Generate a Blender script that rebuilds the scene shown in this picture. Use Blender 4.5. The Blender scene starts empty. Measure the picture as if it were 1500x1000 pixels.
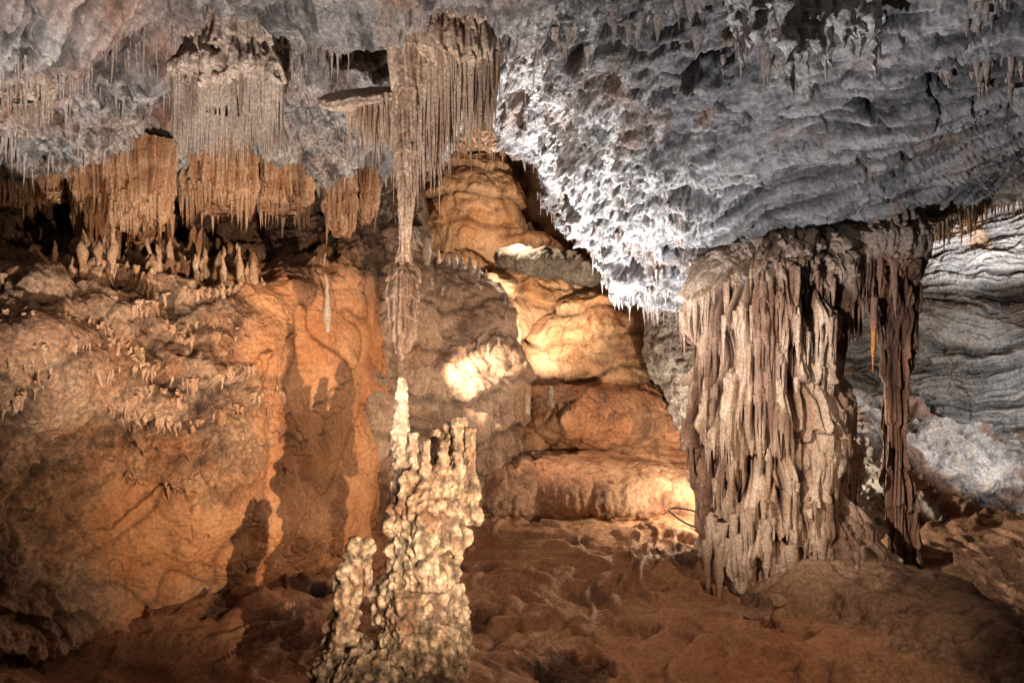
import bpy, bmesh, math, time
import numpy as np
from mathutils import Vector
T0=time.time()
rng=np.random.default_rng(11)
scene=bpy.context.scene
CZ=2.5          # eye height above the cave floor (m)
def S(a,b,d):   # survey reading (bearing, elevation, distance north) -> world metres
    return np.array([(a-750)/1000*d, d, CZ+(500-b)/1000*d])

# ------------------------------------------------------------------ noise
_r=np.random.default_rng(3)
PERM=_r.permutation(256).astype(np.int32)
G=_r.normal(size=(256,3)); G/=np.linalg.norm(G,axis=1)[:,None]; G=G.astype(np.float32)
R3=_r.random((256,3)).astype(np.float32)
def hidx(i,j,k): return PERM[(PERM[(PERM[i&255]+j)&255]+k)&255]
def perlin(p):
    p=np.asarray(p,dtype=np.float32); f=np.floor(p); i=f.astype(np.int32); t=p-f
    w=t*t*t*(t*(t*6-15)+10); out=np.zeros(len(p),np.float32)
    for dx in (0,1):
        wx=w[:,0] if dx else 1-w[:,0]
        for dy in (0,1):
            wy=w[:,1] if dy else 1-w[:,1]
            for dz in (0,1):
                wz=w[:,2] if dz else 1-w[:,2]
                g=G[hidx(i[:,0]+dx,i[:,1]+dy,i[:,2]+dz)]
                out+=wx*wy*wz*(g[:,0]*(t[:,0]-dx)+g[:,1]*(t[:,1]-dy)+g[:,2]*(t[:,2]-dz))
    return out*1.6
def fbm(p,o=4,gain=.5,lac=2.03):
    p=np.asarray(p,dtype=np.float32); a=1.;s=0;n=0
    for k in range(o):
        s=s+a*perlin(p+k*17.3); n+=a; a*=gain; p=p*lac
    return s/n*1.3
def ridged(p,o=3,gain=.5):
    p=np.asarray(p,dtype=np.float32); a=1.;s=0;n=0
    for k in range(o):
        s=s+a*(1-2*np.abs(perlin(p+k*9.1))); n+=a; a*=gain; p=p*2.07
    return s/n
def worley(p):
    p=np.asarray(p,dtype=np.float32); f=np.floor(p); i=f.astype(np.int32); t=p-f
    best=np.full(len(p),9.,np.float32)
    for dx in (-1,0,1):
        for dy in (-1,0,1):
            for dz in (-1,0,1):
                r=R3[hidx(i[:,0]+dx,i[:,1]+dy,i[:,2]+dz)]
                d=(r[:,0]+dx-t[:,0])**2+(r[:,1]+dy-t[:,1])**2+(r[:,2]+dz-t[:,2])**2
                np.minimum(best,d,out=best)
    return np.sqrt(best)
def sst(a,b,x):
    t=np.clip((x-a)/(b-a),0,1); return t*t*(3-2*t)
def terr(n,k,sharp=.25):
    q=n*k; f=np.floor(q); return (f+sst(1-sharp,1,q-f))/k
def mix(a,b,t):
    a=np.asarray(a,dtype=np.float32); b=np.asarray(b,dtype=np.float32); t=np.clip(t,0,1)[:,None]
    return a*(1-t)+b*t
def sc(P,x,y,z): return P*np.array([x,y,z],dtype=np.float32)

# ------------------------------------------------------------------ materials
def rock_mat(name,bump=.5,scale=1.,rough=(.45,.85),spec=.4,lo=.42,hi=1.5):
    m=bpy.data.materials.new(name); m.use_nodes=True; nt=m.node_tree; N=nt.nodes; L=nt.links
    b=N['Principled BSDF']; b.inputs['Specular IOR Level'].default_value=spec
    at=N.new('ShaderNodeAttribute'); at.attribute_name='Col'      # rgb = mineral colour, darker cavities, some painted shade and light, alpha = surface coarseness
    tc=N.new('ShaderNodeTexCoord')
    def noise(s,d=6,r=.6):
        n=N.new('ShaderNodeTexNoise'); n.inputs['Scale'].default_value=s*scale; n.inputs['Detail'].default_value=d
        n.inputs['Roughness'].default_value=r; L.new(tc.outputs['Object'],n.inputs['Vector']); return n
    n2=noise(26,5,.7)
    r1=N.new('ShaderNodeMapRange'); r1.inputs[1].default_value=.34; r1.inputs[2].default_value=.68; r1.inputs[3].default_value=lo; r1.inputs[4].default_value=hi
    L.new(n2.outputs['Fac'],r1.inputs[0])
    mm=N.new('ShaderNodeMix'); mm.inputs[2].default_value=1.0; L.new(at.outputs['Alpha'],mm.inputs[0]); L.new(r1.outputs[0],mm.inputs[3])
    vm=N.new('ShaderNodeVectorMath'); vm.operation='SCALE'; L.new(at.outputs['Color'],vm.inputs[0]); L.new(mm.outputs[0],vm.inputs['Scale'])
    L.new(vm.outputs[0],b.inputs['Base Color'])
    rr=N.new('ShaderNodeMapRange'); rr.inputs[1].default_value=.35; rr.inputs[2].default_value=.65; rr.inputs[3].default_value=rough[1]; rr.inputs[4].default_value=rough[0]
    L.new(n2.outputs['Fac'],rr.inputs[0]); L.new(rr.outputs[0],b.inputs['Roughness'])
    n4=noise(19,6,.72)
    ms=N.new('ShaderNodeMath'); ms.operation='MULTIPLY'; ms.inputs[1].default_value=bump; L.new(at.outputs['Alpha'],ms.inputs[0])
    bp=N.new('ShaderNodeBump'); bp.inputs['Distance'].default_value=.10; L.new(ms.outputs[0],bp.inputs['Strength'])
    L.new(n4.outputs['Fac'],bp.inputs['Height']); L.new(bp.outputs[0],b.inputs['Normal'])
    return m
M_ceil=rock_mat('limestone_ceiling',1.,1.,(.5,.9),.3,.25,1.6)
M_flow=rock_mat('flowstone',.9,1.,(.36,.8),.42,.42,1.5)
M_form=rock_mat('dripstone',.55,1.8,(.3,.7),.45,.5,1.4)
M_floor=rock_mat('wet_calcite_floor',1.,1.,(.50,.85),.22,.35,1.5)

# ------------------------------------------------------------------ mesh helpers
def set_attr(me,col,al=None):
    a=me.color_attributes.new('Col','FLOAT_COLOR','POINT')
    c=np.ones((len(col),4),np.float32); c[:,:3]=np.clip(col,0.003,.85)
    if al is not None: c[:,3]=np.clip(al,0,1)
    a.data.foreach_set('color',c.ravel())
def mesh_q(name,V,Q,col,mat,parent=None,al=None):
    V=np.asarray(V,np.float32); Q=np.asarray(Q,np.int32)
    me=bpy.data.meshes.new(name); me.vertices.add(len(V)); me.vertices.foreach_set('co',V.ravel())
    me.loops.add(Q.size); me.loops.foreach_set('vertex_index',Q.ravel())
    me.polygons.add(len(Q)); me.polygons.foreach_set('loop_start',np.arange(0,Q.size,4,dtype=np.int32))
    me.update(calc_edges=True); me.polygons.foreach_set('use_smooth',np.ones(len(Q),bool))
    set_attr(me,col,al); me.materials.append(mat)
    o=bpy.data.objects.new(name,me); scene.collection.objects.link(o)
    if parent: o.parent=parent
    return o
def gridq(n,m,wrap=False):
    i=np.arange(n-1)[:,None]; j=np.arange(m if wrap else m-1)[None,:]; j2=(j+1)%m
    return np.stack([i*m+j,i*m+j2,(i+1)*m+j2,(i+1)*m+j],-1).reshape(-1,4)
def crw(n,R):
    W=np.zeros((n,R)); t=np.linspace(0,R-1,n)
    for a,x in enumerate(t):
        k=min(int(x),R-2); f=x-k
        c=[-.5*f**3+f*f-.5*f,1.5*f**3-2.5*f*f+1,-1.5*f**3+2*f*f+.5*f,.5*f**3-.5*f*f]
        for q in range(4):
            idx=k-1+q
            if idx<0: W[a,0]+=2*c[q]; W[a,1]-=c[q]
            elif idx>R-1: W[a,R-1]+=2*c[q]; W[a,R-2]-=c[q]
            else: W[a,idx]+=c[q]
    return W
def sheet(ctrl,n,m):
    ctrl=np.asarray(ctrl,float); A=crw(n,ctrl.shape[0]); B=crw(m,ctrl.shape[1])
    return np.einsum('ir,rck,jc->ijk',A,ctrl,B,optimize=True)
def gnorm(V,toward=(0,0,CZ)):
    du=np.gradient(V,axis=0); dv=np.gradient(V,axis=1); N=np.cross(du,dv); N/=np.linalg.norm(N,axis=-1,keepdims=True)+1e-9
    if ((np.array(toward)-V)*N).sum()<0: N=-N
    return N
def tube_mesh(bm,p0,p1,r0,r1,seg=12,rings=8,bulge=0):
    p0=Vector(p0);p1=Vector(p1); ax=(p1-p0); L=ax.length; ax.normalize()
    q=ax.to_track_quat('Z','Y'); prev=None
    for k in range(rings+1):
        t=k/rings; r=r0+(r1-r0)*t; c=p0.lerp(p1,t)
        ring=[bm.verts.new(c+q@Vector((math.cos(a)*r,math.sin(a)*r,0))) for a in [2*math.pi*s/seg for s in range(seg)]]
        if prev:
            for s in range(seg): bm.faces.new((prev[s],prev[(s+1)%seg],ring[(s+1)%seg],ring[s]))
        else: bm.faces.new(ring[::-1])
        prev=ring
    bm.faces.new(prev)
def blobs(name,ell,tubes,vox,smooth,fn,mat):
    bm=bmesh.new()
    for c,r in ell:
        res=bmesh.ops.create_icosphere(bm,subdivisions=4,radius=1)
        for v in res['verts']: v.co=Vector((v.co.x*r[0]+c[0],v.co.y*r[1]+c[1],v.co.z*r[2]+c[2]))
    for t in tubes: tube_mesh(bm,*t)
    me=bpy.data.meshes.new(name+'_src'); bm.to_mesh(me); bm.free()
    o=bpy.data.objects.new(name+'_src',me); scene.collection.objects.link(o)
    md=o.modifiers.new('r','REMESH'); md.mode='VOXEL'; md.voxel_size=vox
    s=o.modifiers.new('s','SMOOTH'); s.iterations=smooth; s.factor=.6
    dg=bpy.context.evaluated_depsgraph_get(); m2=bpy.data.meshes.new_from_object(o.evaluated_get(dg))
    bpy.data.objects.remove(o); bpy.data.meshes.remove(me)
    n=len(m2.vertices); P=np.empty(n*3,np.float32); m2.vertices.foreach_get('co',P); P=P.reshape(-1,3)
    Nn=np.empty(n*3,np.float32); m2.vertex_normals.foreach_get('vector',Nn); Nn=Nn.reshape(-1,3)
    r_=fn(P,Nn); d,col=r_[0],r_[1]; al=r_[2] if len(r_)>2 else None
    P2=P+(d[:,None]*Nn if d.ndim==1 else d)
    m2.vertices.foreach_set('co',P2.astype(np.float32).ravel()); m2.update()
    m2.polygons.foreach_set('use_smooth',np.ones(len(m2.polygons),bool))
    set_attr(m2,col,al); m2.materials.clear(); m2.materials.append(mat); m2.name=name
    o=bpy.data.objects.new(name,m2); scene.collection.objects.link(o)
    return o
def cones(B,L,r,up=-1,seg=8,rings=9,pw=.75,wob=.25,lean=.03,ovs=.1):
    """batch of stalactites (up=-1) / stalagmites (up=+1)"""
    B=np.asarray(B,float).reshape(-1,3); n=len(B); L=np.broadcast_to(L,(n,)).astype(float); r=np.broadcast_to(r,(n,)).astype(float)
    t=np.linspace(0,1,rings); prof=np.clip(1-t,0.0,1)**pw; prof[-1]=.06
    a=np.arange(seg)*2*np.pi/seg
    ln=rng.normal(size=(n,2))*lean
    V=np.zeros((n,rings,seg,3))
    wn=rng.normal(size=(n,rings))
    for _ in range(2): wn=.5*wn+.25*np.roll(wn,1,1)+.25*np.roll(wn,-1,1)
    rad=r[:,None]*prof[None,:]*(1+wob*wn)
    ov=1+ovs*rng.normal(size=(n,1,seg))
    V[...,0]=B[:,0,None,None]+(rad[:,:,None]*ov)*np.cos(a)+(ln[:,0,None]*L[:,None]*t**1.5)[:,:,None]
    V[...,1]=B[:,1,None,None]+(rad[:,:,None]*ov)*np.sin(a)+(ln[:,1,None]*L[:,None]*t**1.5)[:,:,None]
    V[...,2]=B[:,2,None,None]+up*(L[:,None]*t)[:,:,None]-up*.03*(t==0)[None,:,None]
    q=gridq(rings,seg,True)
    if up<0: q=q[:,::-1]
    Q=(q[None]+(np.arange(n)*rings*seg)[:,None,None]).reshape(-1,4)
    V=V.reshape(-1,3); tt=np.broadcast_to(t[None,:,None],(n,rings,seg)).ravel()
    return V,Q,tt
def join(parts):
    Vs=[];Qs=[];Ts=[];o=0
    for V,Q,t in parts: Vs.append(V);Qs.append(Q+o);Ts.append(t);o+=len(V)
    return np.concatenate(Vs),np.concatenate(Qs),np.concatenate(Ts)
def fluted(cen,rx,ry,z,nz,na,fl=.12,k=9.,tier=.0,th=.5,tk=9,lobe=.6,deep=0.,dk=2.6):
    """vertical fluted body; cen (K,2), rx,ry,z (K)"""
    K=len(z); W=crw(nz,K); c=W@np.asarray(cen); RX=np.maximum(W@np.asarray(rx),.004); RY=np.maximum(W@np.asarray(ry),.004); Z=W@np.asarray(z)
    a=np.linspace(0,2*np.pi,na,endpoint=False)
    P=np.zeros((nz,na,3)); P[...,0]=c[:,0,None]+RX[:,None]*np.cos(a); P[...,1]=c[:,1,None]+RY[:,None]*np.sin(a); P[...,2]=Z[:,None]
    P=P.reshape(-1,3)
    D=np.zeros((nz,na,3)); D[...,0]=np.cos(a); D[...,1]=np.sin(a); D=D.reshape(-1,3)
    size=np.repeat(np.minimum(RX,RY),na)
    warp=fbm(sc(P,2,2,1.2),2)[:,None]*.35
    b1=np.minimum(np.abs(perlin(sc(P,k,k,k*.05)+warp))*2.2,1)**.7
    b2=np.minimum(np.abs(perlin(sc(P,k*2.3,k*2.3,k*.10)+9+warp))*2.2,1)**.7
    h=(b1*.6+b2*.4)*2-1
    d=fl*h*.5
    if deep>0:
        b0=np.minimum(np.abs(perlin(sc(P,dk,dk,dk*.13)+25+warp*.8))*2.4,1)**.6
        d=d+deep*(b0-.6); h=h+(b0-.75)*1.3
    if tier>0:
        ph=P[:,2]/th+1.1*fbm(sc(P,1.3,1.3,.25),2)+.30*perlin(sc(P,tk,tk,.4))+.22*perlin(sc(P,tk*2.4,tk*2.4,.4)+5)
        s=ph-np.floor(ph); saw=(1-s)**1.4*sst(0,.04,s)
        amp=.5+.9*fbm(P*1.1+7,2); d=d+tier*saw*np.clip(amp,.1,1.2); h=h+saw*.5-.2
    d=d+fbm(sc(P,1.8,1.8,1.2),3)*fl*lobe+fbm(P*14,3)*.010
    d=d*np.minimum(1,size/.12)
    return P+D*d[:,None],gridq(nz,na,True),h

# ================================================================== CEILING
cols=[-350,-150,0,150,300,450,560,640,700,760,820,880,950,1050,1200,1350,1500,1700,1950]
lip =[320,300,290,275,270,275,250,222,185,225,330,400,440,450,385,350,275,205,140]
ld  =[5.5,6.6,7.3,7.8,8.3,8.7,9.2,9.6,10.2,10.2,9.6,9.0,8.6,8.3,8.0,7.9,8.0,7.8,7.5]
d0  =[3.6,3.9,4.2,4.5,4.8,5.0,5.1,5.1,5.1,5.1,5.0,4.9,4.8,4.6,4.3,4.1,3.9,3.7,3.5]
rows=[]
for k,py_t in enumerate([-1.6,-.8,-.35,0,.17,.34,.5,.66,.82,.93,1.0]):
    rows.append([S(c,l*py_t if py_t>0 else 250*py_t, 1/((1/a)+(1/b-1/a)*(py_t if py_t>0 else 250*py_t/l))) for c,l,b,a in zip(cols,lip,ld,d0)])
R=np.array(rows); last=R[-1]
def back(dz,dy,zf=None):
    q=last.copy(); q[:,2]+=dz; q[:,1]+=dy; q[:,0]*=(1+dy/last[:,1]*.8)
    return q
e1=back(.15,.35); e2=back(.8,.9); e3=back(2.2,3.0); e4=last.copy(); e4[:,1]=21; e4[:,0]*=2; e4[:,2]=CZ+6.5
R=np.concatenate([R,[e1,e2,e3,e4]])
nC,mC=660,1200
V=sheet(R,nC,mC)
N=gnorm(V,(0,6,0)).reshape(-1,3)
P=V.reshape(-1,3)
bx=P[:,0]/P[:,1]*1000+750; by=500-(P[:,2]-CZ)/P[:,1]*1000
rowt=np.repeat(np.linspace(0,14,nC),mC)
avec=S(1480,140,6.0)-S(1000,300,7.4); avec/=np.linalg.norm(avec); nvec=np.array([.1,-.45,-.88]); nvec/=np.linalg.norm(nvec)
bvec=np.cross(avec,nvec); bvec/=np.linalg.norm(bvec)
A=P@avec; Bc=P@bvec; Nc=P@nvec
wr=fbm(P*1.3+44,3)
lamm=np.clip(sst(960,1080,bx+120*wr+.25*(by-250))+sst(330,100,bx+150*wr)*sst(230,90,by)*.8,0,1)
lamn=fbm(np.stack([A*.22,Bc*3.6+A*.3+wr*.30,Nc*1.5],1),5,.62); lam=terr(lamn,6,.25)
strk=fbm(np.stack([A*.5,Bc*13+wr*.8,Nc*5],1)+50,4,.66)
crn=fbm(P*1.1+3,4,.6); crn2=fbm(P*3.2+203,4,.6)
cm=.16+.85*np.exp(-((bx-855)/165)**2-((by-270)/175)**2)+.55*np.exp(-((by-215)/60)**2)*sst(600,460,bx)-.42*lamm
crust=sst(.25,.55,crn*1.1+.5*crn2+cm)
w1=worley(P*8+fbm(P*5,2)[:,None]*.8); w2=worley(P*21+9)
coral=(1-w1)*.5+(1-w2)*.5
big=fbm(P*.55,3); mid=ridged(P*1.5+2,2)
fn1=fbm(np.stack([A*.7,Bc*1.6,Nc*2.0],1)+11,4,.5); frac=terr(fn1,4,.22)
fr2=fbm(np.stack([A*1.3,Bc*4.0,Nc*4],1)+31,4,.55); frac2=terr(fr2,4,.2)
fine=fbm(P*8,5,.7)
il=1-lamm
pit=sst(.24,.44,fbm(np.stack([A*.9,Bc*1.8,P[:,2]],1)+57,4))*sst(10.5,9.5,rowt)*(1-.95*lamm)
crk=sst(.035,.0,np.abs(perlin(np.stack([A*.6,Bc*1.8,Nc],1)+wr[:,None]*.5)))
crk2=sst(.05,.0,np.abs(perlin(np.stack([A*.5,Bc*4.5,Nc*2],1)+wr[:,None]*.5+70)))*lamm
d=.26*big+.10*mid*il+.40*frac*(1-.75*lamm)+.12*frac2*(1-crust*.4)*(1-.7*lamm)+lamm*(.24*lam+.045*strk)+.045*fine*(1-.45*lamm)+crust*(.085*(coral-.35)+.07*fbm(P*4,4,.6))*(1-.4*lamm)-.20*pit-.09*crk*(1-crust*.5)-.04*crk2
pend=sst(.35,.8,perlin(P*2.3+40))*crust; d+=.10*pend*il
fade=1-.5*sst(11,14,rowt)
Vd=P+N*(d*fade)[:,None]
st1=fn1*4-np.floor(fn1*4)
gray=mix((.14,.133,.133),(.42,.40,.39),.5+.7*fine*(1-.3*lamm)+.5*fn1*il+1.3*strk*lamm+.6*lamn*lamm)
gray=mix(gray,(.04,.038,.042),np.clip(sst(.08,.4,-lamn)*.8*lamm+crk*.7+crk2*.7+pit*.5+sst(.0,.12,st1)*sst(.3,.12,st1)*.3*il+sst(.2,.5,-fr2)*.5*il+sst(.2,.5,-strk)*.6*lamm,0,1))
col=mix(gray,(.80,.765,.73),crust*sst(.20,.5,coral+.8*fine))
st=sst(.12,.45,fbm(P*1.6+31,5,.65)); col=mix(col,(.38,.20,.11),st*.45*(1-.4*lamm))
pk=sst(-.2,.4,fbm(P*.7+71,3))*sst(820,600,bx); col=mix(col,col*np.array([1.14,.88,.76]),pk*.85)
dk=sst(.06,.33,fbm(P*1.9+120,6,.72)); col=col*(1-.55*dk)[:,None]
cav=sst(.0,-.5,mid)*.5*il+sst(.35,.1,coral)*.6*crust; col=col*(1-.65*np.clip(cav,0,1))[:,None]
lipm=sst(9.3,10.2,rowt)*sst(560,400,bx); col=mix(col,(.36,.17,.08),lipm*.7*sst(-.3,.3,fbm(P*2.5,3)))
col=mix(col,(.38,.19,.09),sst(10.6,11.6,rowt)*.8)
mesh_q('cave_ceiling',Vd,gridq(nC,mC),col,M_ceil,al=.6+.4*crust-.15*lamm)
print('ceil',time.time()-T0)
def pick(mask,n):
    idx=np.flatnonzero(mask.ravel()); return idx[rng.integers(0,len(idx),n)]
def clump(thr,seed): return fbm(P*2.6+seed,3)>thr
parts=[]
def addc(mask,n,Lr,rr,z_off=0.02,pw=.75):
    i=pick(mask,n); b=Vd[i].copy(); b[:,2]+=z_off; L=Lr[0]+(Lr[1]-Lr[0])*rng.random(n)**2.6
    parts.append(cones(b,L,rr[0]+(rr[1]-rr[0])*rng.random(n)*(.4+.6*L/Lr[1]),-1,pw=pw))
addc((rowt>3)&(rowt<10.2)&(crust>.5)&clump(.25,60),450,(.03,.16),(.012,.03),pw=1.)
addc((rowt>9.3)&(rowt<10.9),1200,(.04,.28),(.01,.028))
addc((rowt>7)&(rowt<10.9)&(bx>740)&(bx<1010),350,(.03,.20),(.012,.03),pw=1.)
addc((by<120)&(by>-80)&(bx>900)&(bx<1500)&clump(.15,61),160,(.05,.26),(.02,.045),pw=.9)
addc((by<265)&(by>40)&(bx>-20)&(bx<700)&clump(.20,62),1000,(.06,.36),(.008,.018))
addc((by<200)&(by>90)&(bx>690)&(bx<800),150,(.05,.34),(.010,.022))
Vc,Qc,tc=join(parts); colc=mix((.64,.57,.52),(.44,.34,.28),.5+fbm(Vc*1.5,3))
left=sst(520,350,Vc[:,0]/Vc[:,1]*1000+750)*sst(7.0,7.8,Vc[:,1]); colc=mix(colc,(.46,.24,.12),left*.8)
mesh_q('ceiling_stalactites',Vc,Qc,colc,M_form)

# ================================================================== LEFT WALL
cols=[-500,-250,-80,50,160,270,370,460,540,590,604,612]
dw  =[3.2,4.2,5.0,5.6,6.1,6.6,7.1,7.7,8.6,9.8,11.6,15.5]
rowsp=[200,290,340,385,420,480,560,640,720,790,850,930,1050]
off  =[1.6,1.7,1.6,1.1,.35,.12,0,-.05,-.1,-.12,-.12,-.15,-.2]
R=np.array([[S(c,p,w+o*(1.0 if c<500 else .6)) for c,w in zip(cols,dw)] for p,o in zip(rowsp,off)])
for r,p in enumerate(rowsp):
    for c,x in enumerate(cols):
        b=-.5*math.exp(-((x-330)/110)**2-((p-640)/170)**2)-.5*math.exp(-((x-60)/170)**2-((p-500)/110)**2)+.25*math.exp(-((x-540)/60)**2-((p-640)/200)**2)
        q=R[r,c]; R[r,c]=np.array([q[0]*(1+b/q[1]),q[1]+b,CZ+(q[2]-CZ)*(1+b/q[1])])
nW,mW=780,860
V=sheet(R,nW,mW); N=gnorm(V).reshape(-1,3); P=V.reshape(-1,3)
bx=P[:,0]/P[:,1]*1000+750; by=500-(P[:,2]-CZ)/P[:,1]*1000
edge=fbm(P*.9+5,3)
lump=np.clip(sst(370,280,bx+150*edge-.25*(by-450))*sst(330,400,by)*sst(720,600,by+120*edge)+sst(430,400,by)*.9+sst(190,90,bx)*sst(330,400,by)*.7,0,1)
wq=fbm(P*2.2+8,3)
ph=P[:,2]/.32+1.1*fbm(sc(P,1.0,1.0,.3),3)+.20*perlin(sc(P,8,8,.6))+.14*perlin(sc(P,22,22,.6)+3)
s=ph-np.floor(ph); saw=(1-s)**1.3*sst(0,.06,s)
tm=sst(-.2,.2,fbm(P*1.2+66,2))
rid=np.minimum(np.abs(perlin(P*2.0+wq[:,None]*.6))*2.4,1)
fold=np.abs(perlin(sc(P,.8,.8,.4)+fbm(P*1.0+90,2)[:,None]*.5))
fold2=np.abs(perlin(sc(P,2.2,2.2,.9)+fbm(P*1.6+30,3)[:,None]*.6))
fine=fbm(P*9,5,.68); ripple=perlin(sc(P,6,6,22)+fbm(P*3,2)[:,None]*1.5)
w=worley(sc(P,6,6,6)+fbm(P*4,3)[:,None]*1.1)
d=.24*fbm(P*.7+1,3)+lump*(.19*saw*tm+.05*(1-w)+.11*rid+.09*fbm(P*3.0,4,.55)+.035*fine)+(1-lump)*(.30*np.minimum(fold,.4)+.05*np.minimum(fold2,.3)+.010*ripple+.018*fine+.05*fbm(P*1.8,3))
fl=np.zeros_like(d)
for (cx,cy,sx,sy) in [(390,590,32,14),(275,705,35,12),(95,530,90,25),(60,500,80,14),(300,500,40,14),(200,590,60,16)]:
    m=np.exp(-((bx-cx)/sx)**4)*sst(cy+sy*.6,cy,by+6*perlin(P*22))*sst(cy-sy*2,cy,by); fl+=m
d+=.08*fl
crk=sst(.025,.0,np.abs(perlin(sc(P,.9,.9,.6)+wq[:,None]*.7+20)))*(1-.4*lump); d-=.04*crk
Vw=P+N*d[:,None]
c1=mix((.38,.15,.052),(.51,.25,.118),.5+1.1*fbm(P*1.1+4,4,.55))
c2=mix((.38,.175,.083),(.58,.375,.23),.5+1.3*fbm(P*2.3+14,5,.65))
col=mix(c1,c2,lump*.85)
col=mix(col,(.31,.215,.155),sst(.0,.5,fbm(P*.8+55,3)+.0008*(by-700))*.6*sst(420,200,bx))
col=mix(col,(.09,.04,.025),sst(.12,.45,fbm(P*1.6+77,6,.72))*.7*(.55+.45*lump))
drip=sst(.25,.6,fbm(sc(P,3.5,3.5,.35)+140,3)); col=mix(col,col*np.array([.55,.45,.42]),drip*.45)
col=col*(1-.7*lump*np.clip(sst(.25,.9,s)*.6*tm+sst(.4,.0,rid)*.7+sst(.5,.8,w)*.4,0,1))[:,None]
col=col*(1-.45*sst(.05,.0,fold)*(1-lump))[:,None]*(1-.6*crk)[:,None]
col=mix(col,(.05,.03,.02),sst(405,365,by)*sst(260,320,by)*.75)  # shade of the recess under the ceiling lip, painted into the wall colour
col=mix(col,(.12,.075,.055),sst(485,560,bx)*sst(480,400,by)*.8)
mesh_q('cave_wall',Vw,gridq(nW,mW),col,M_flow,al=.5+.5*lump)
i=pick((lump>.6)&(s>.02)&(s<.12)&(tm>.5)&(bx>-100)&(bx<480)&(by>400)&(by<640),260)
b=Vw[i]; n=len(b); b[:,1]+=.02
V1=cones(b,.03+.12*rng.random(n)**2,.012+.014*rng.random(n),-1,seg=7,rings=7)
i=pick((fl>.25)&(fl<.7),170); b=Vw[i]; b[:,1]+=.02
V3=cones(b,.03+.10*rng.random(170)**1.5,.010+.012*rng.random(170),-1,seg=7,rings=7)
i=pick((bx>80)&(bx<380)&(by>385)&(by<430),75); b2=Vw[i]; b2[:,2]-=.06; n2=len(b2)
V2=cones(b2,.12+.30*rng.random(n2)**1.6,.03+.03*rng.random(n2),1,pw=.35,wob=.5)
Vc,Qc,tc=join([V1,V2,V3]); Vc=Vc+.03*np.stack([fbm(Vc*11,3),fbm(Vc*11+5,3),fbm(Vc*11+9,3)],1)
mesh_q('wall_dripstone',Vc,Qc,mix((.38,.19,.09),(.50,.32,.20),.5+fbm(Vc*3,3)),M_form)
print('wall',time.time()-T0)

# ================================================================== FLOOR
nx,ny=800,760
xs=np.linspace(-8,10,nx); ys=.5+17.5*np.linspace(0,1,ny)**1.15
X,Y=np.meshgrid(xs,ys); P=np.stack([X.ravel(),Y.ravel(),np.zeros(X.size)],1)
x,y=P[:,0],P[:,1]
def gs(cx,cy,sx,sy): return np.exp(-((x-cx)/sx)**2-((y-cy)/sy)**2)
z=-.08+.22*sst(6,9,y)+.25*gs(2.6,4.7,1.5,.7)+.20*gs(-.7,4.9,.8,.6)+.2*gs(.6,7.4,1.3,.5)
z+= .15*sst(9.3,10.2,y)*sst(2.6,1.8,x)+ .5*sst(-3,-5,x)*sst(8,3,y)
z+= .25*gs(-2.6,6.2,1.1,.7)
wv=np.stack([fbm(P*.8,2),fbm(P*.8+9,2),0*x],1)
z+=.16*fbm(P*.55+2,3)
gour=np.abs(perlin(P*1.3+wv*1.6)); g2=np.abs(perlin(P*3.0+wv*3)); gm=sst(-.1,.2,fbm(P*.6+12,2))
z+=.05*sst(.16,.0,gour)+.028*sst(.18,0,g2)*gm
te=fbm(sc(P,.35,1.0,1)+21,3,.42)
z+=.26*terr(te,4,.25)
holes=sst(.2,.38,fbm(P*1.3+41,4,.5)); z-=.08*holes
fz=fbm(P*6+3,5,.6); z+=.026*fz
P[:,2]=z
col=mix((.25,.105,.052),(.39,.20,.11),.5+1.2*fbm(P*.9,4,.55))
col=mix(col,(.055,.025,.016),np.clip(holes*.7+sst(.08,.38,fbm(P*1.8+5,6,.68))*.65,0,1))
col=mix(col,(.42,.25,.15),np.maximum(sst(.14,.0,gour),sst(.16,0,g2)*gm*.8)*.25)
col=mix(col,(.42,.24,.13),gs(.9,8.9,1.6,.9)*.7)  # lit stretch of the back floor, painted in as a paler pool
col=mix(col,(.34,.225,.155),sst(2.2,3.4,x)*.5)
mesh_q('cave_floor',P,gridq(ny,nx),col,M_floor,al=.5+.4*holes+.1*gm)
print('floor',time.time()-T0)

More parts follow.
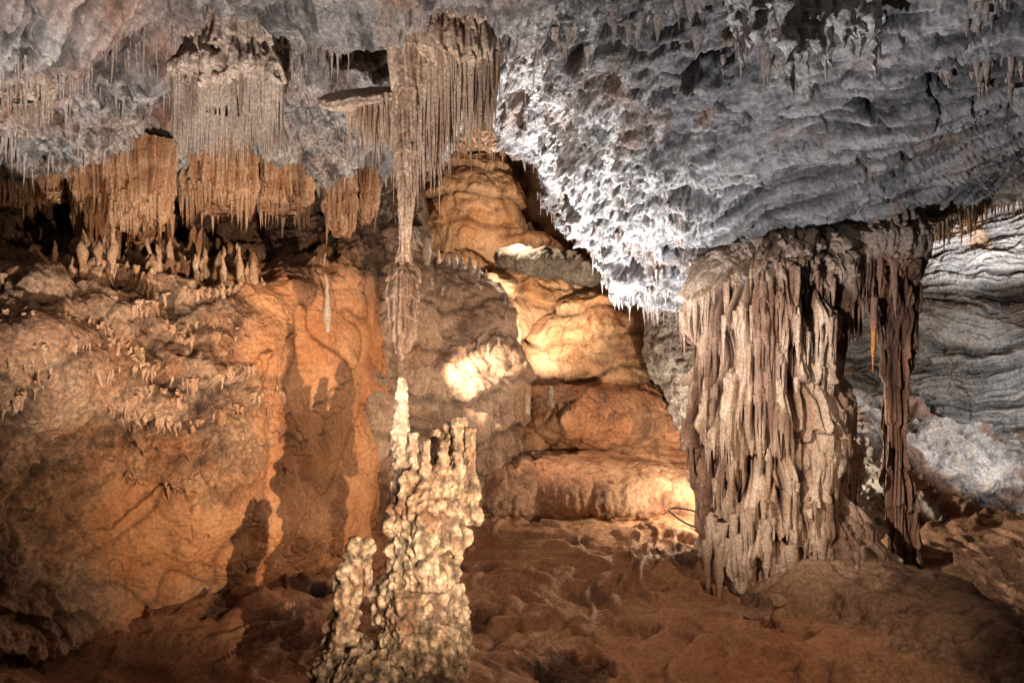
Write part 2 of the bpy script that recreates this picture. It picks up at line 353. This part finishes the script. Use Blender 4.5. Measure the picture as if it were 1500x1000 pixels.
# ================================================================== FLOWSTONE MASSES
def flow_fn(ca,cb,cd,amp=1.,rip=.010,al=.4,led=0.):
    def f(P,N):
        wq=fbm(P*1.5+3,3)[:,None]
        fold=np.abs(perlin(sc(P,1.2,1.2,.5)+wq*.6)); fold2=np.abs(perlin(sc(P,3.2,3.2,.8)+wq)); fine=fbm(P*8,5,.68)
        ph=P[:,2]/.42+1.3*fbm(sc(P,.8,.8,.3),3)+.2*perlin(sc(P,7,7,.5))+.1*perlin(sc(P,17,17,.5)); s=ph-np.floor(ph); saw=(1-s)*sst(0,.08,s)
        m=sst(.0,.4,fbm(P*.9+33,2))
        rp=perlin(sc(P,6,6,22)+fbm(P*2.5,2)[:,None]*1.6)
        d=amp*(.14*fbm(P*.9+3,3)+.16*np.minimum(fold,.4)+.10*np.minimum(fold2,.3)+.12*saw*m+.05*fbm(P*2.5,3))+.022*fine+rip*rp
        c=mix(ca,cb,.5+1.2*fbm(P*1.1+8,4,.55)); c=mix(c,cd,sst(.10,.42,fbm(P*1.6+17,6,.70))*.65)
        drip=sst(.2,.55,fbm(sc(P,3.5,3.5,.4)+140,3)); c=c*(1-.4*drip)[:,None]
        if led>0:
            p2=P[:,2]/.62+.7*fbm(sc(P,.6,.6,.2)+61,3)+.06*perlin(sc(P,9,9,1)); s2=p2-np.floor(p2); d=d+led*(1-s2)**.8*sst(0,.10,s2); c=c*(1-.55*sst(.82,1,s2)-.3*sst(.1,.0,s2))[:,None]
        c=c*(1-.5*sst(.04,0,fold))[:,None]*(1-.45*m*sst(.4,.95,s))[:,None]*(1-.3*sst(.05,0,fold2))[:,None]
        return d,c,al+.2+.3*m
    return f
def E(a,b,dd,rx,ry,rz): return (S(a,b,dd),(rx,ry,rz))
blobs('flowstone_mound',[E(640,610,10.4,1.15,1.1,1.3),E(590,530,9.9,.55,.8,1.2),E(655,490,11,1.05,1.,1.05),E(715,560,10.6,.60,.7,.85),
  E(600,700,9.4,.6,.7,.8),E(580,440,10.4,.55,.8,1.1),E(650,700,9.9,.5,.6,.5),E(545,640,9.3,.35,.6,1.1)],[],.022,12,flow_fn((.36,.21,.13),(.50,.35,.25),(.16,.085,.055),al=.5,led=.08),M_flow)
blobs('flowstone_cascade',[E(680,325,15.5,1.25,1,1.5),E(765,400,15.6,.9,1,.9),E(640,440,14.5,1.0,1,.9),E(778,478,13.8,1.2,1,1.42),E(845,480,14.2,.9,.8,1.1),E(715,500,13,.7,.9,1.1),
  E(868,556,12.7,1.25,1,1.40),E(810,600,12.3,.65,.6,1.05),E(935,605,12.4,.6,.6,.95),E(1000,600,13.4,1.0,.9,1.0)],[],.025,6,flow_fn((.43,.215,.10),(.60,.40,.25),(.20,.09,.045),.9,al=.35,led=.16),M_flow)
blobs('rimstone_terrace',[E(860,606,12.2,1.95,1.5,.62),E(740,640,11.6,.8,.9,.5),E(985,620,11.9,.9,1.0,.5),E(880,690,12.2,2.2,1.4,.8)],[],.022,4,
  flow_fn((.34,.145,.068),(.46,.25,.135),(.12,.05,.03),.6,al=.35),M_flow)
blobs('rimstone_terrace',[E(870,712,10.5,1.75,1.2,.46),E(735,722,10.1,.8,.8,.45),E(990,722,10.6,1.0,1.,.44),E(880,790,10.8,2.2,1.2,.6)],[],.022,4,
  flow_fn((.34,.16,.085),(.48,.285,.17),(.12,.055,.033),.6,al=.45),M_flow)
blobs('limestone_ledge',[E(805,387,13.0,.60,.6,.17),E(760,380,13.2,.35,.5,.13),E(850,402,12.9,.32,.4,.14)],[],.02,3,
  flow_fn((.12,.10,.085),(.21,.175,.15),(.05,.045,.04),1.,al=.7),M_ceil)
R=np.array([[S(c,p,19-.004*abs(p-300)) for c in (200,450,650,800,950,1100,1300,1500)] for p in (-50,100,220,330,450,600,800)])
V=sheet(R,260,360); N=gnorm(V).reshape(-1,3); P=V.reshape(-1,3); d,col,_=flow_fn((.36,.17,.08),(.45,.28,.17),(.12,.06,.04),2.2)(P,N)
mesh_q('cave_back_wall',P+N*d[:,None],gridq(260,360),col,M_flow)
blobs('coral_crusted_rock',[E(985,500,11.2,.42,.5,.75),E(1030,560,11.0,.5,.5,1.2),E(1010,420,11,.6,.6,.7)],[],.02,4,
  lambda P,N:(.12*fbm(P*2,3)+.09*(1-worley(P*7))+.06*fbm(P*9,3),mix((.4,.37,.36),(.70,.68,.66),.5+1.3*fbm(P*5,4))),M_ceil)
print('flow',time.time()-T0)

# ================================================================== RIGHT WALL
R=np.array([[S(c,p,dd+.0016*(p-500)*-1) for c,dd in zip((1180,1280,1360,1430,1500,1620,1800),(12.5,11.6,10.8,10.3,10,9.4,8.5))] for p in (180,280,360,440,520,600,700,820)])
V=sheet(R,440,480); N=gnorm(V).reshape(-1,3); P=V.reshape(-1,3)
warp=.42*fbm(P*.6,3)+.05*fbm(P*2.5,3); zz=P[:,2]-.10*P[:,0]+warp
L1=fbm(np.stack([P[:,0]*.4,P[:,1]*.4,zz*4.5],1),5,.66); t1=terr(L1,6,.30); brk=terr(fbm(sc(P,1.0,1.0,1.5)+5,3,.5),3,.15)
L2=fbm(np.stack([P[:,0]*.8,P[:,1]*.8,zz*15],1)+9,4,.66)
fine=fbm(P*7,5,.68)
d=.20*t1+.05*L2+.18*brk+.04*fine+.18*fbm(P*.8,3)
col=mix((.12,.118,.12),(.31,.30,.29),.5+.6*L1+.5*fine+.7*fbm(P*1.5,3)+.9*L2); col=mix(col,(.03,.028,.03),np.clip(sst(.10,.36,-L1)*.7+sst(.15,.45,-L2)*.6,0,1))
col=mix(col,(.30,.17,.08),sst(.15,.45,fbm(P*1.3+50,4,.6))*.6)
mesh_q('stratified_rock_wall',P+N*d[:,None],gridq(440,480),col,M_ceil,al=np.full(len(P),.6))
R=np.array([[S(c,p-30+.05*(c-1250),dd) for c in (1200,1300,1400,1500,1650,1850)] for p,dd in ((610,11.2),(650,10.2),(700,9.6),(750,9.2),(800,8.9),(900,8.7))])
V=sheet(R,300,420); N=gnorm(V).reshape(-1,3); P=V.reshape(-1,3); w=worley(P*2.2+fbm(P*3,3)[:,None]*.5); w2=worley(P*6)
d=.30*(.8-w)+.07*(.6-w2)+.06*fbm(P*6,5,.6)+.15*terr(fbm(P*1.6,3),4,.12)
col=mix((.36,.33,.30),(.62,.58,.55),.5+1.2*fbm(P*3,4)); col=col*(1-.8*sst(.45,.8,w))[:,None]; col=mix(col,(.3,.13,.06),sst(.1,.45,fbm(P*1.5+9,3))*.7)
mesh_q('rubble_slope',P+N*d[:,None],gridq(300,420),col,M_ceil,al=np.full(len(P),.6))

# ================================================================== RIGHT COLUMN
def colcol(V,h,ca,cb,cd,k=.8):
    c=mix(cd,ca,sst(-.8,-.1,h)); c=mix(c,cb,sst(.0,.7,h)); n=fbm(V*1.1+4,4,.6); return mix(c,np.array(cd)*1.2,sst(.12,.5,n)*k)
def darkst(V): return sst(.08,.34,fbm(sc(V,2.0,2.0,.25)+12,3))
col_e=bpy.data.objects.new('cave_column',None); scene.collection.objects.link(col_e)
pys=[240,290,335,365,400,460,540,620,700,770,820,870,930]
le =[1088,1082,1074,1046,1026,1018,1018,1018,1022,1028,1032,1026,1000]
re =[1218,1215,1218,1228,1234,1230,1218,1216,1234,1266,1292,1312,1345]
dd =[7.65,7.6,7.5,7.45,7.35,7.3,7.3,7.3,7.3,7.3,7.3,7.3,7.3]
cen=[[((a+b)/2-750)/1000*q,q] for a,b,q in zip(le,re,dd)]; rx=[(b-a)/2000*q for a,b,q in zip(le,re,dd)]
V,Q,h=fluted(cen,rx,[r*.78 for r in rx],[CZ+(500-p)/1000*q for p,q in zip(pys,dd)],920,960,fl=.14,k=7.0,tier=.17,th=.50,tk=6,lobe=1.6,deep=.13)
cr=fbm(V*6,4,.6)*.05*sst(CZ+.35,CZ+.8,V[:,2]); V=V+cr[:,None]
CA,CB,CD=(.43,.285,.195),(.65,.505,.395),(.09,.046,.034)
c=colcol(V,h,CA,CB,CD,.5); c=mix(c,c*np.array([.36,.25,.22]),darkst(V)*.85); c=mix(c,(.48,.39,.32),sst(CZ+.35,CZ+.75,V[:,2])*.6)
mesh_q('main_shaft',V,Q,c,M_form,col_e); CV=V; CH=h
pys=[260,330,350,375,395,430,500,580,660,700,760,830,900]
le =[1250,1246,1232,1236,1262,1274,1291,1297,1297,1296,1300,1304,1290]
re =[1335,1345,1350,1350,1342,1336,1332,1327,1325,1330,1341,1346,1360]
cen=[[((a+b)/2-750)/1000*7.3,7.3] for a,b in zip(le,re)]; rx=[(b-a)/2000*7.3 for a,b in zip(le,re)]
V,Q,h=fluted(cen,rx,rx,[CZ+(500-p)/1000*7.3 for p in pys],600,240,fl=.10,k=10,tier=.05,th=.5,tk=12)
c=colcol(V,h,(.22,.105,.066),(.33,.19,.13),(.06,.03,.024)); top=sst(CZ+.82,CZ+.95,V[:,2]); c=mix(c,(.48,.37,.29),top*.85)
mesh_q('side_shaft',V,Q,c,M_form,col_e)
parts=[]
ok=(CV[:,1]<7.3)&(CH>.0)&(CV[:,2]>CZ-2.2)&(CV[:,2]<CZ+.95)
Vm=CV[ok]; i=rng.integers(0,len(Vm),6000); b=Vm[i]
ph=b[:,2]/.50+1.1*fbm(sc(b,1.3,1.3,.25),2); s=ph-np.floor(ph)
b=b[(s<.25)][:1000]; n=len(b); b[:,1]+=.01
L=.08+.36*rng.random(n)**1.6; parts.append(cones(b,L,.014+.018*rng.random(n),-1,seg=9,rings=12,wob=.2,pw=.6,lean=.01))
for a,b0,L,r,dq in [(1275,380,.45,.04,7.05),(1250,372,.35,.035,7.05),(1262,375,.8,.045,7.1),(1290,378,.4,.04,7.0),(1310,380,.6,.045,7.0),(1328,378,.35,.04,7.1),(1340,375,.3,.03,7.1),(1244,400,1.2,.04,7.1),(1281,440,.75,.045,7.05)]:
    parts.append(cones([S(a,b0,dq)],L,r,-1,seg=12,rings=16,wob=.3))
for k in range(34): parts.append(cones([S(1035+175*rng.random(),755+55*rng.random(),6.60+.22*rng.random())],.25+.3*rng.random(),.03+.03*rng.random(),-1,seg=12,rings=16,wob=.3,pw=.6))
Vc,Qc,tc=join(parts); c=mix((.60,.46,.36),(.38,.25,.17),.5+1.3*fbm(Vc*1.4,3)); c=mix(c,c*np.array([.36,.25,.22]),darkst(Vc)*.85)
tip=np.exp(-((Vc[:,0]/Vc[:,1]*1000+750-1281)/8)**2)*sst(CZ+.22,CZ+.05,Vc[:,2])*sst(CZ-.6,CZ-.4,Vc[:,2]); c=mix(c,(.7,.28,.06),tip)
mesh_q('pendants',Vc,Qc,c,M_form,col_e)
blobs('flowstone_base',[E(1220,905,6.7,.95,.7,.55),E(1330,960,6.2,.9,.9,.75),E(1260,1020,5.7,.85,.7,.55),E(1430,1000,5.4,.9,.7,.55),E(1120,950,6.3,.6,.6,.3)],[],.02,14,flow_fn((.28,.165,.105),(.42,.27,.18),(.11,.055,.038),.7,al=.45),M_floor)
blobs('stalagmite',[E(1140,905,5.75,.045,.045,.14),E(1142,935,5.75,.07,.07,.12),E(1140,880,5.75,.05,.05,.06)],[],.01,3,
   lambda P,N:(.03*(1-worley(P*16))+.02*fbm(P*9,2),mix((.3,.16,.09),(.45,.28,.18),.5+fbm(P*6,3))),M_form)
print('column',time.time()-T0)

# ================================================================== CENTRAL STALAGMITE
q=5.0; px=q/1000
ell=[];tub=[]
for (a,b,rx_,rz_,dq) in [(628,745,48,40,5.0),(658,730,26,54,5.05),(625,785,46,48,5.0),(622,832,47,50,5.0),(615,890,58,55,5.0),(622,945,64,65,4.95),(650,985,36,60,4.9),(610,1010,78,60,4.95),(580,765,14,26,4.95),
        (666,785,18,28,4.95),(662,895,19,36,4.95),(564,885,22,32,4.95),(586,805,18,32,4.9),(588,705,13,28,5.0),(640,705,30,24,5.0),
        (516,845,16,38,4.85),(508,885,19,40,4.85),(500,930,25,40,4.85),(530,985,56,42,4.8),(490,985,30,36,4.75),(530,815,9,22,4.85)]:
    ell.append((S(a,b,dq),(rx_*px,rx_*px*.95,rz_*px)))
for (a,b0,b1,r1,r0,dq) in [(587,553,740,7,17,5.0),(604,634,745,6,13,4.95),(622,644,745,6,12,4.93),(636,628,745,6,13,5.05),(650,646,745,6,12,4.92),
      (660,620,750,9,16,5.15),(673,612,765,9,16,5.1),(688,628,765,7,13,5.05),(668,664,775,7,13,4.95),(576,742,800,5,11,4.9),(594,686,770,6,12,4.88),(519,788,860,6,14,4.85),(534,804,870,5,11,4.85)]:
    tub.append((tuple(S(a,b1,dq)),tuple(S(a+1,b0,dq)),r0*px,r1*px))
def stfn(P,N):
    w=worley(sc(P,15,15,12)+fbm(P*6,2)[:,None]*.45); w2=worley(sc(P,36,36,28))
    ph=P[:,2]/.16+.9*fbm(sc(P,3,3,.5),2)+.25*perlin(sc(P,14,14,1)); s=ph-np.floor(ph); saw=np.sin(s*np.pi)**.6
    k=sst(CZ-.65,CZ-1.2,P[:,2])*.6+.4
    pipe=np.minimum(np.abs(perlin(sc(P,11,11,1.6)))*2.6,1)
    d=k*(.044*(.6-w)+.026*(saw-.5)+.022*(pipe-.4)+.06*fbm(P*4,3))+.020*(.6-w2)+.008*fbm(P*22,3)-.004
    c=mix((.44,.28,.17),(.61,.45,.31),.5+1.2*fbm(P*3,4)); c=mix(c,(.70,.56,.41),sst(.5,.2,w)*.5)
    c=c*(1-.75*np.clip(sst(.40,.72,w)*.8+.6*sst(.5,.0,saw)+.5*sst(.25,0,pipe),0,1)*k)[:,None]*(1-.4*sst(.38,.66,w2))[:,None]
    c=mix(c,(.21,.105,.058),sst(.04,.38,fbm(P*2.5+9,5,.65))*.7)
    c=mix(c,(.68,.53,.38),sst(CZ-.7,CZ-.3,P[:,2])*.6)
    return d,c
blobs('stalagmite',ell,tub,.0075,1,stfn,M_form)
print('stalagmite',time.time()-T0)

# ================================================================== HANGING STALACTITES
def dripcol(V,t,ca,cb,cd):
    c=mix(ca,cb,.5+1.2*fbm(V*2.2,4)); return mix(c,cd,sst(.1,.5,fbm(sc(V,6,6,1)+3,3))*.6)
def curtain(name,a,b,dq,rx,ry,H,n,Lr,rr,ca,cb,cd,topscale=.5,lenf=None):
    e=bpy.data.objects.new(name,None); scene.collection.objects.link(e)
    c=S(a,b,dq); z=c[2]+np.array([.6,.22,.03,-.25*H,-.6*H,-H]); prof=np.array([topscale,topscale,.98,.95,.75,.35])
    V,Q,h=fluted([[c[0],c[1]]]*6,rx*prof,ry*prof,z,170,260,fl=.11,k=10,tier=.04,th=.3,tk=16)
    mesh_q('fluted_body',V,Q,colcol(V,h,ca,cb,cd,.5),M_form,e)
    th=rng.random(n)*2*np.pi; rr_=.82+.2*rng.random(n)
    B=np.stack([c[0]+rx*rr_*np.cos(th),c[1]+ry*rr_*np.sin(th),c[2]-H*(-.15+.55*rng.random(n))],1)
    L=Lr[0]+(Lr[1]-Lr[0])*rng.random(n)**1.5
    if lenf: L=L*lenf(np.cos(th))
    V,Q,t=cones(B,L,rr[0]+(rr[1]-rr[0])*rng.random(n),-1,seg=8,rings=12,wob=.25,lean=.02)
    mesh_q('fringe',V,Q,dripcol(V,t,ca,cb,cd),M_form,e); return e
pinkA,pinkB,pinkD=(.50,.38,.30),(.72,.59,.49),(.22,.135,.10)
tanA,tanB,tanD=(.50,.34,.24),(.70,.53,.40),(.25,.14,.09)
curtain('drapery_stalactite',335,112,5.6,.43,.28,.30,560,(.22,.66),(.009,.019),pinkA,pinkB,pinkD,.85)
curtain('drapery_stalactite',655,78,5.5,.42,.27,.42,420,(.30,.84),(.012,.026),tanA,tanB,tanD,.9,lambda c:1.12-.38*c)
curtain('drapery_stalactite',612,120,5.4,.17,.14,.42,120,(.35,.95),(.012,.024),tanA,tanB,tanD,.95)
curtain('drapery_stalactite',30,120,5.2,.22,.2,.15,90,(.1,.35),(.009,.018),pinkA,pinkB,pinkD,.85)
e=bpy.data.objects.new('cave_shield',None); scene.collection.objects.link(e)
V0=S(530,145,5.75); K=[.02,.9,1.0,.97,.6,.05]; zz=V0[2]+np.array([.07,.06,.02,-.02,-.06,-.09])
V,Q,h=fluted([[V0[0],V0[1]]]*6,.33*np.array(K),.30*np.array(K),zz,60,240,fl=.04,k=6)
V[:,2]+=.10*(V[:,0]-V0[0])+.50*(V[:,1]-V0[1])+.03*fbm(V*5,3)
mesh_q('disc',V,Q,mix((.52,.37,.28),(.72,.57,.46),.5+fbm(V*4,4)),M_form,e)
n=190; th=rng.random(n)*2*np.pi; k=np.sqrt(rng.random(n)); B=np.stack([V0[0]+.10+.24*k*np.cos(th),V0[1]+.25*k*np.sin(th),np.full(n,V0[2]-.01)],1); B[:,2]+=.10*(B[:,0]-V0[0])+.50*(B[:,1]-V0[1])
V,Q,t=cones(B,.06+.42*rng.random(n)**1.5*(1+(B[:,0]-V0[0])*2),.014,-1); mesh_q('fringe',V,Q,dripcol(V,t,tanA,tanB,tanD),M_form,e)
e=bpy.data.objects.new('long_stalactite',None); scene.collection.objects.link(e)
pys=[60,120,190,250,310,360,382,398,430,470,500,515,527]; ce=[604,604,601,598,595,592,591,592,591,590,590,589,589]; ra=[26,22,18,13,10,8,11,18,20,18,14,9,1]
dq=5.35; cen=[[(a-750)/1000*dq,dq] for a in ce]; rx=[r*dq/1000 for r in ra]
V,Q,h=fluted(cen,rx,rx,[CZ+(500-p)/1000*dq for p in pys],700,130,fl=.06,k=17,tier=.035,th=.16,tk=18)
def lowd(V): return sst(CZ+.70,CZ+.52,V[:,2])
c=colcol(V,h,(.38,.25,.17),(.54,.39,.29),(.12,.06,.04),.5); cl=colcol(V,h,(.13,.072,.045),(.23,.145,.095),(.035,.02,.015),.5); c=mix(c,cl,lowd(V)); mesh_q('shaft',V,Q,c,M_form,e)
B=[];L=[];r=[]
for a,b0,l,rr_ in [(588,80,.7,.025),(607,110,1.0,.025),(618,90,.75,.026),(598,150,.9,.022),(628,110,.5,.024),(611,150,.7,.02),(594,200,.6,.016),(601,230,.6,.016),(592,290,.45,.014)]:
    B.append(S(a,b0,dq-.05+.06*rng.random()));L.append(l);r.append(rr_)
V,Q,t=cones(B,np.array(L),np.array(r),-1,seg=10,rings=24,wob=.22,lean=.008,pw=.6); c=dripcol(V,t,(.42,.28,.20),(.58,.43,.32),(.16,.08,.05)); mesh_q('strands',V,Q,c,M_form,e)
oa,ob,od=(.40,.195,.09),(.56,.34,.20),(.12,.05,.028)
for (a,b,dq,rx_,ry_,H,n,Lr) in [(85,258,7.0,.34,.25,.30,110,(.1,.42)),(150,300,6.9,.22,.3,.5,60,(.15,.5)),(205,292,7.0,.30,.3,.45,90,(.15,.55)),(320,275,7.6,.40,.25,.3,120,(.1,.45)),(415,285,8.1,.3,.25,.25,70,(.1,.4)),(500,290,8.8,.18,.25,.5,50,(.1,.5)),(15,262,6.9,.3,.25,.3,60,(.1,.3)),(535,285,9.2,.16,.2,.4,40,(.1,.4)),(700,200,10.3,.45,.3,.25,60,(.1,.4))]:
    curtain('drapery_stalactite',a,b,dq,rx_,ry_,H,n,Lr,(.012,.03),oa,ob,od,1.0)
n=60; B=[];L=[];r=[]
for k in range(n):
    a=1070+rng.random()*220; b=-40+rng.random()*60; B.append(S(a,b,4.3+.3*rng.random())); L.append(.15+.32*rng.random()); r.append(.03+.03*rng.random())
for a,b,l in [(1155,10,.55),(1200,0,.45),(1110,-10,.35),(1180,10,.35),(1235,-10,.35)]: B.append(S(a,b,4.25));L.append(l);r.append(.07)
V,Q,t=cones(B,np.array(L),np.array(r),-1,seg=16,rings=30,wob=.25,pw=.7); V+= .035*np.stack([fbm(V*9,4),fbm(V*9+5,4),fbm(V*9+9,4)],1)
mesh_q('stalactite_cluster',V,Q,mix((.56,.52,.50),(.80,.77,.73),.5+1.3*fbm(V*5,4)),M_form)
B=[S(1000+6*rng.normal(),150+k*9,5.9+k*.085) for k in range(30)]
V,Q,t=cones(B,.12+.12*rng.random(30),.022,-1,seg=9,rings=12,wob=.4); V+= .03*np.stack([fbm(V*12,3),fbm(V*12+5,3),fbm(V*12+9,3)],1); mesh_q('stalactite_vein',V,Q,mix((.4,.34,.32),(.6,.55,.52),.5+fbm(V*6,3)),M_form)
n=260; a=1345+rng.random(n)*230; B=np.array([S(x_,345-(x_-1350)*.47+rng.normal()*6,8.1+.4*rng.random()) for x_ in a]); B[:,2]+=.08
V,Q,t=cones(B,.08+.32*rng.random(n)**2,.016+.014*rng.random(n),-1); mesh_q('passage_stalactites',V,Q,mix((.70,.62,.54),(.55,.38,.26),.5+fbm(V*2,3)),M_form)
print('hang',time.time()-T0)

# ================================================================== small stalagmites resting on the flowstone
bpy.context.view_layer.update(); dg=bpy.context.evaluated_depsgraph_get()
def hit(a,b):
    v=Vector(S(a,b,1.0))-Vector((0,0,CZ)); ok,loc,*_=scene.ray_cast(dg,Vector((0,0,CZ)),v.normalized()); return np.array(loc) if ok else S(a,b,12)
B=[];L=[];r=[]
for a,b,h_,w_ in [(770,600,30,6),(806,590,26,6),(624,385,38,7),(642,385,20,4),(655,385,16,4),(666,390,22,5),(677,395,20,4),(690,400,26,5),(700,405,22,4),(711,410,16,4),(715,520,18,3),(740,470,12,3),
       (730,505,12,3),(700,510,12,3),(760,500,10,3),(745,445,10,3),(480,478,76,5),(632,420,14,4),(648,430,14,4)]:
    p=hit(a,b); s_=p[1]/1000; p[2]-=.03; B.append(p);L.append(h_*s_+.03);r.append(w_*s_)
V,Q,t=cones(B,np.array(L),np.array(r),1,seg=12,rings=16,pw=.32,wob=.4,lean=.04); V+= .02*np.stack([fbm(V*12,3),fbm(V*12+5,3),fbm(V*12+9,3)],1)
mesh_q('small_stalagmites',V,Q,mix((.48,.35,.26),(.62,.50,.40),.5+fbm(V*4,3)),M_form)
cu=bpy.data.curves.new('electric_cable','CURVE'); cu.dimensions='3D'; cu.bevel_depth=.012; sp=cu.splines.new('NURBS')
pts=[S(1040,775,8.4),S(1010,772,8.4),S(985,752,8.5),S(975,745,8.6),S(1000,742,8.6),S(1030,752,8.5),S(1060,770,8.4)]
sp.points.add(len(pts)-1)
for k,p in enumerate(pts): sp.points[k].co=(*p,1)
sp.use_endpoint_u=True; o=bpy.data.objects.new('electric_cable',cu); scene.collection.objects.link(o)
mc=bpy.data.materials.new('cable_rubber'); mc.use_nodes=True; mc.node_tree.nodes['Principled BSDF'].inputs['Base Color'].default_value=(.05,.04,.035,1); cu.materials.append(mc)

# ================================================================== LIGHT
w=bpy.data.worlds.new('World'); scene.world=w; w.use_nodes=True; w.node_tree.nodes['Background'].inputs[0].default_value=(.82,.72,.66,1); w.node_tree.nodes['Background'].inputs[1].default_value=.012
def spot(name,loc,tgt,E_,col,ang=60,r=.05,blend=.6):
    l=bpy.data.lights.new(name,'SPOT'); l.energy=E_; l.color=col; l.spot_size=math.radians(ang); l.spot_blend=blend; l.shadow_soft_size=r
    o=bpy.data.objects.new(name,l); o.location=Vector(loc); o.rotation_euler=(Vector(tgt)-Vector(loc)).to_track_quat('-Z','Y').to_euler(); scene.collection.objects.link(o)
def point(name,loc,E_,col,r=.08):
    l=bpy.data.lights.new(name,'POINT'); l.energy=E_; l.color=col; l.shadow_soft_size=r
    o=bpy.data.objects.new(name,l); o.location=Vector(loc); scene.collection.objects.link(o)
W=(1,.75,.51); C=(1,.97,.96)
spot('lamp_wall',(1.9,1.,CZ-1.06),S(405,575,7.3),3300,W,44,.02,1.)
spot('lamp_ceiling_left',(-1.3,2.9,.9),S(340,160,6),1150,(1,.89,.81),92,.04,.9)
spot('lamp_ceiling_centre',S(800,790,7.6),S(850,250,8),3000,(.98,.97,1),70,.03,1.)
spot('lamp_ceiling_right',(.6,4.6,.5),S(1170,180,5.8),660,(.97,.97,1),86,.03,.9)
point('lamp_behind_column',S(1085,700,8.75),320,(1,.84,.62))
spot('lamp_cascade',S(790,490,10.2),S(815,450,14),680,(1,.80,.57),80,.04,.9)
point('lamp_upper_cascade',S(760,330,12.6),230,(1,.78,.55))
spot('lamp_passage',S(1500,460,8.9),S(1440,290,9.7),800,C,110,.05)
spot('lamp_right_wall',S(1560,560,8.0),S(1420,600,10.0),220,C,95,.05)
spot('lamp_terrace',S(600,470,8.6),S(890,660,11),750,(1,.75,.51),50,.03)
spot('fill_mound',(1.2,3.6,CZ-1.1),S(690,520,10.4),850,(1,.81,.64),22,.03,1.)  # added soft fill from right of the camera, brightens the mound
spot('lamp_column',(-1.3,3.2,CZ+.5),S(1130,600,7),1700,(1,.84,.69),40,.03,.8)
spot('lamp_stalagmite',(.5,1.4,CZ-.4),S(610,800,5),520,(1,.82,.62),24,.02,.8)
spot('fill_foreground',(3.4,3.0,CZ+.6),S(850,840,7.0),480,(1,.75,.53),80,.03,1.)  # added wide fill from camera right, lifts the dark floor and column base

cam=bpy.data.cameras.new('Camera'); cam.lens=24; cam.sensor_width=36; cam.clip_end=200
co=bpy.data.objects.new('Camera',cam); co.location=(0,0,CZ); co.rotation_euler=(math.radians(90),0,0); scene.collection.objects.link(co); scene.camera=co
scene.view_settings.view_transform='Standard'; scene.view_settings.look='None'; scene.view_settings.exposure=0
print('done',time.time()-T0)
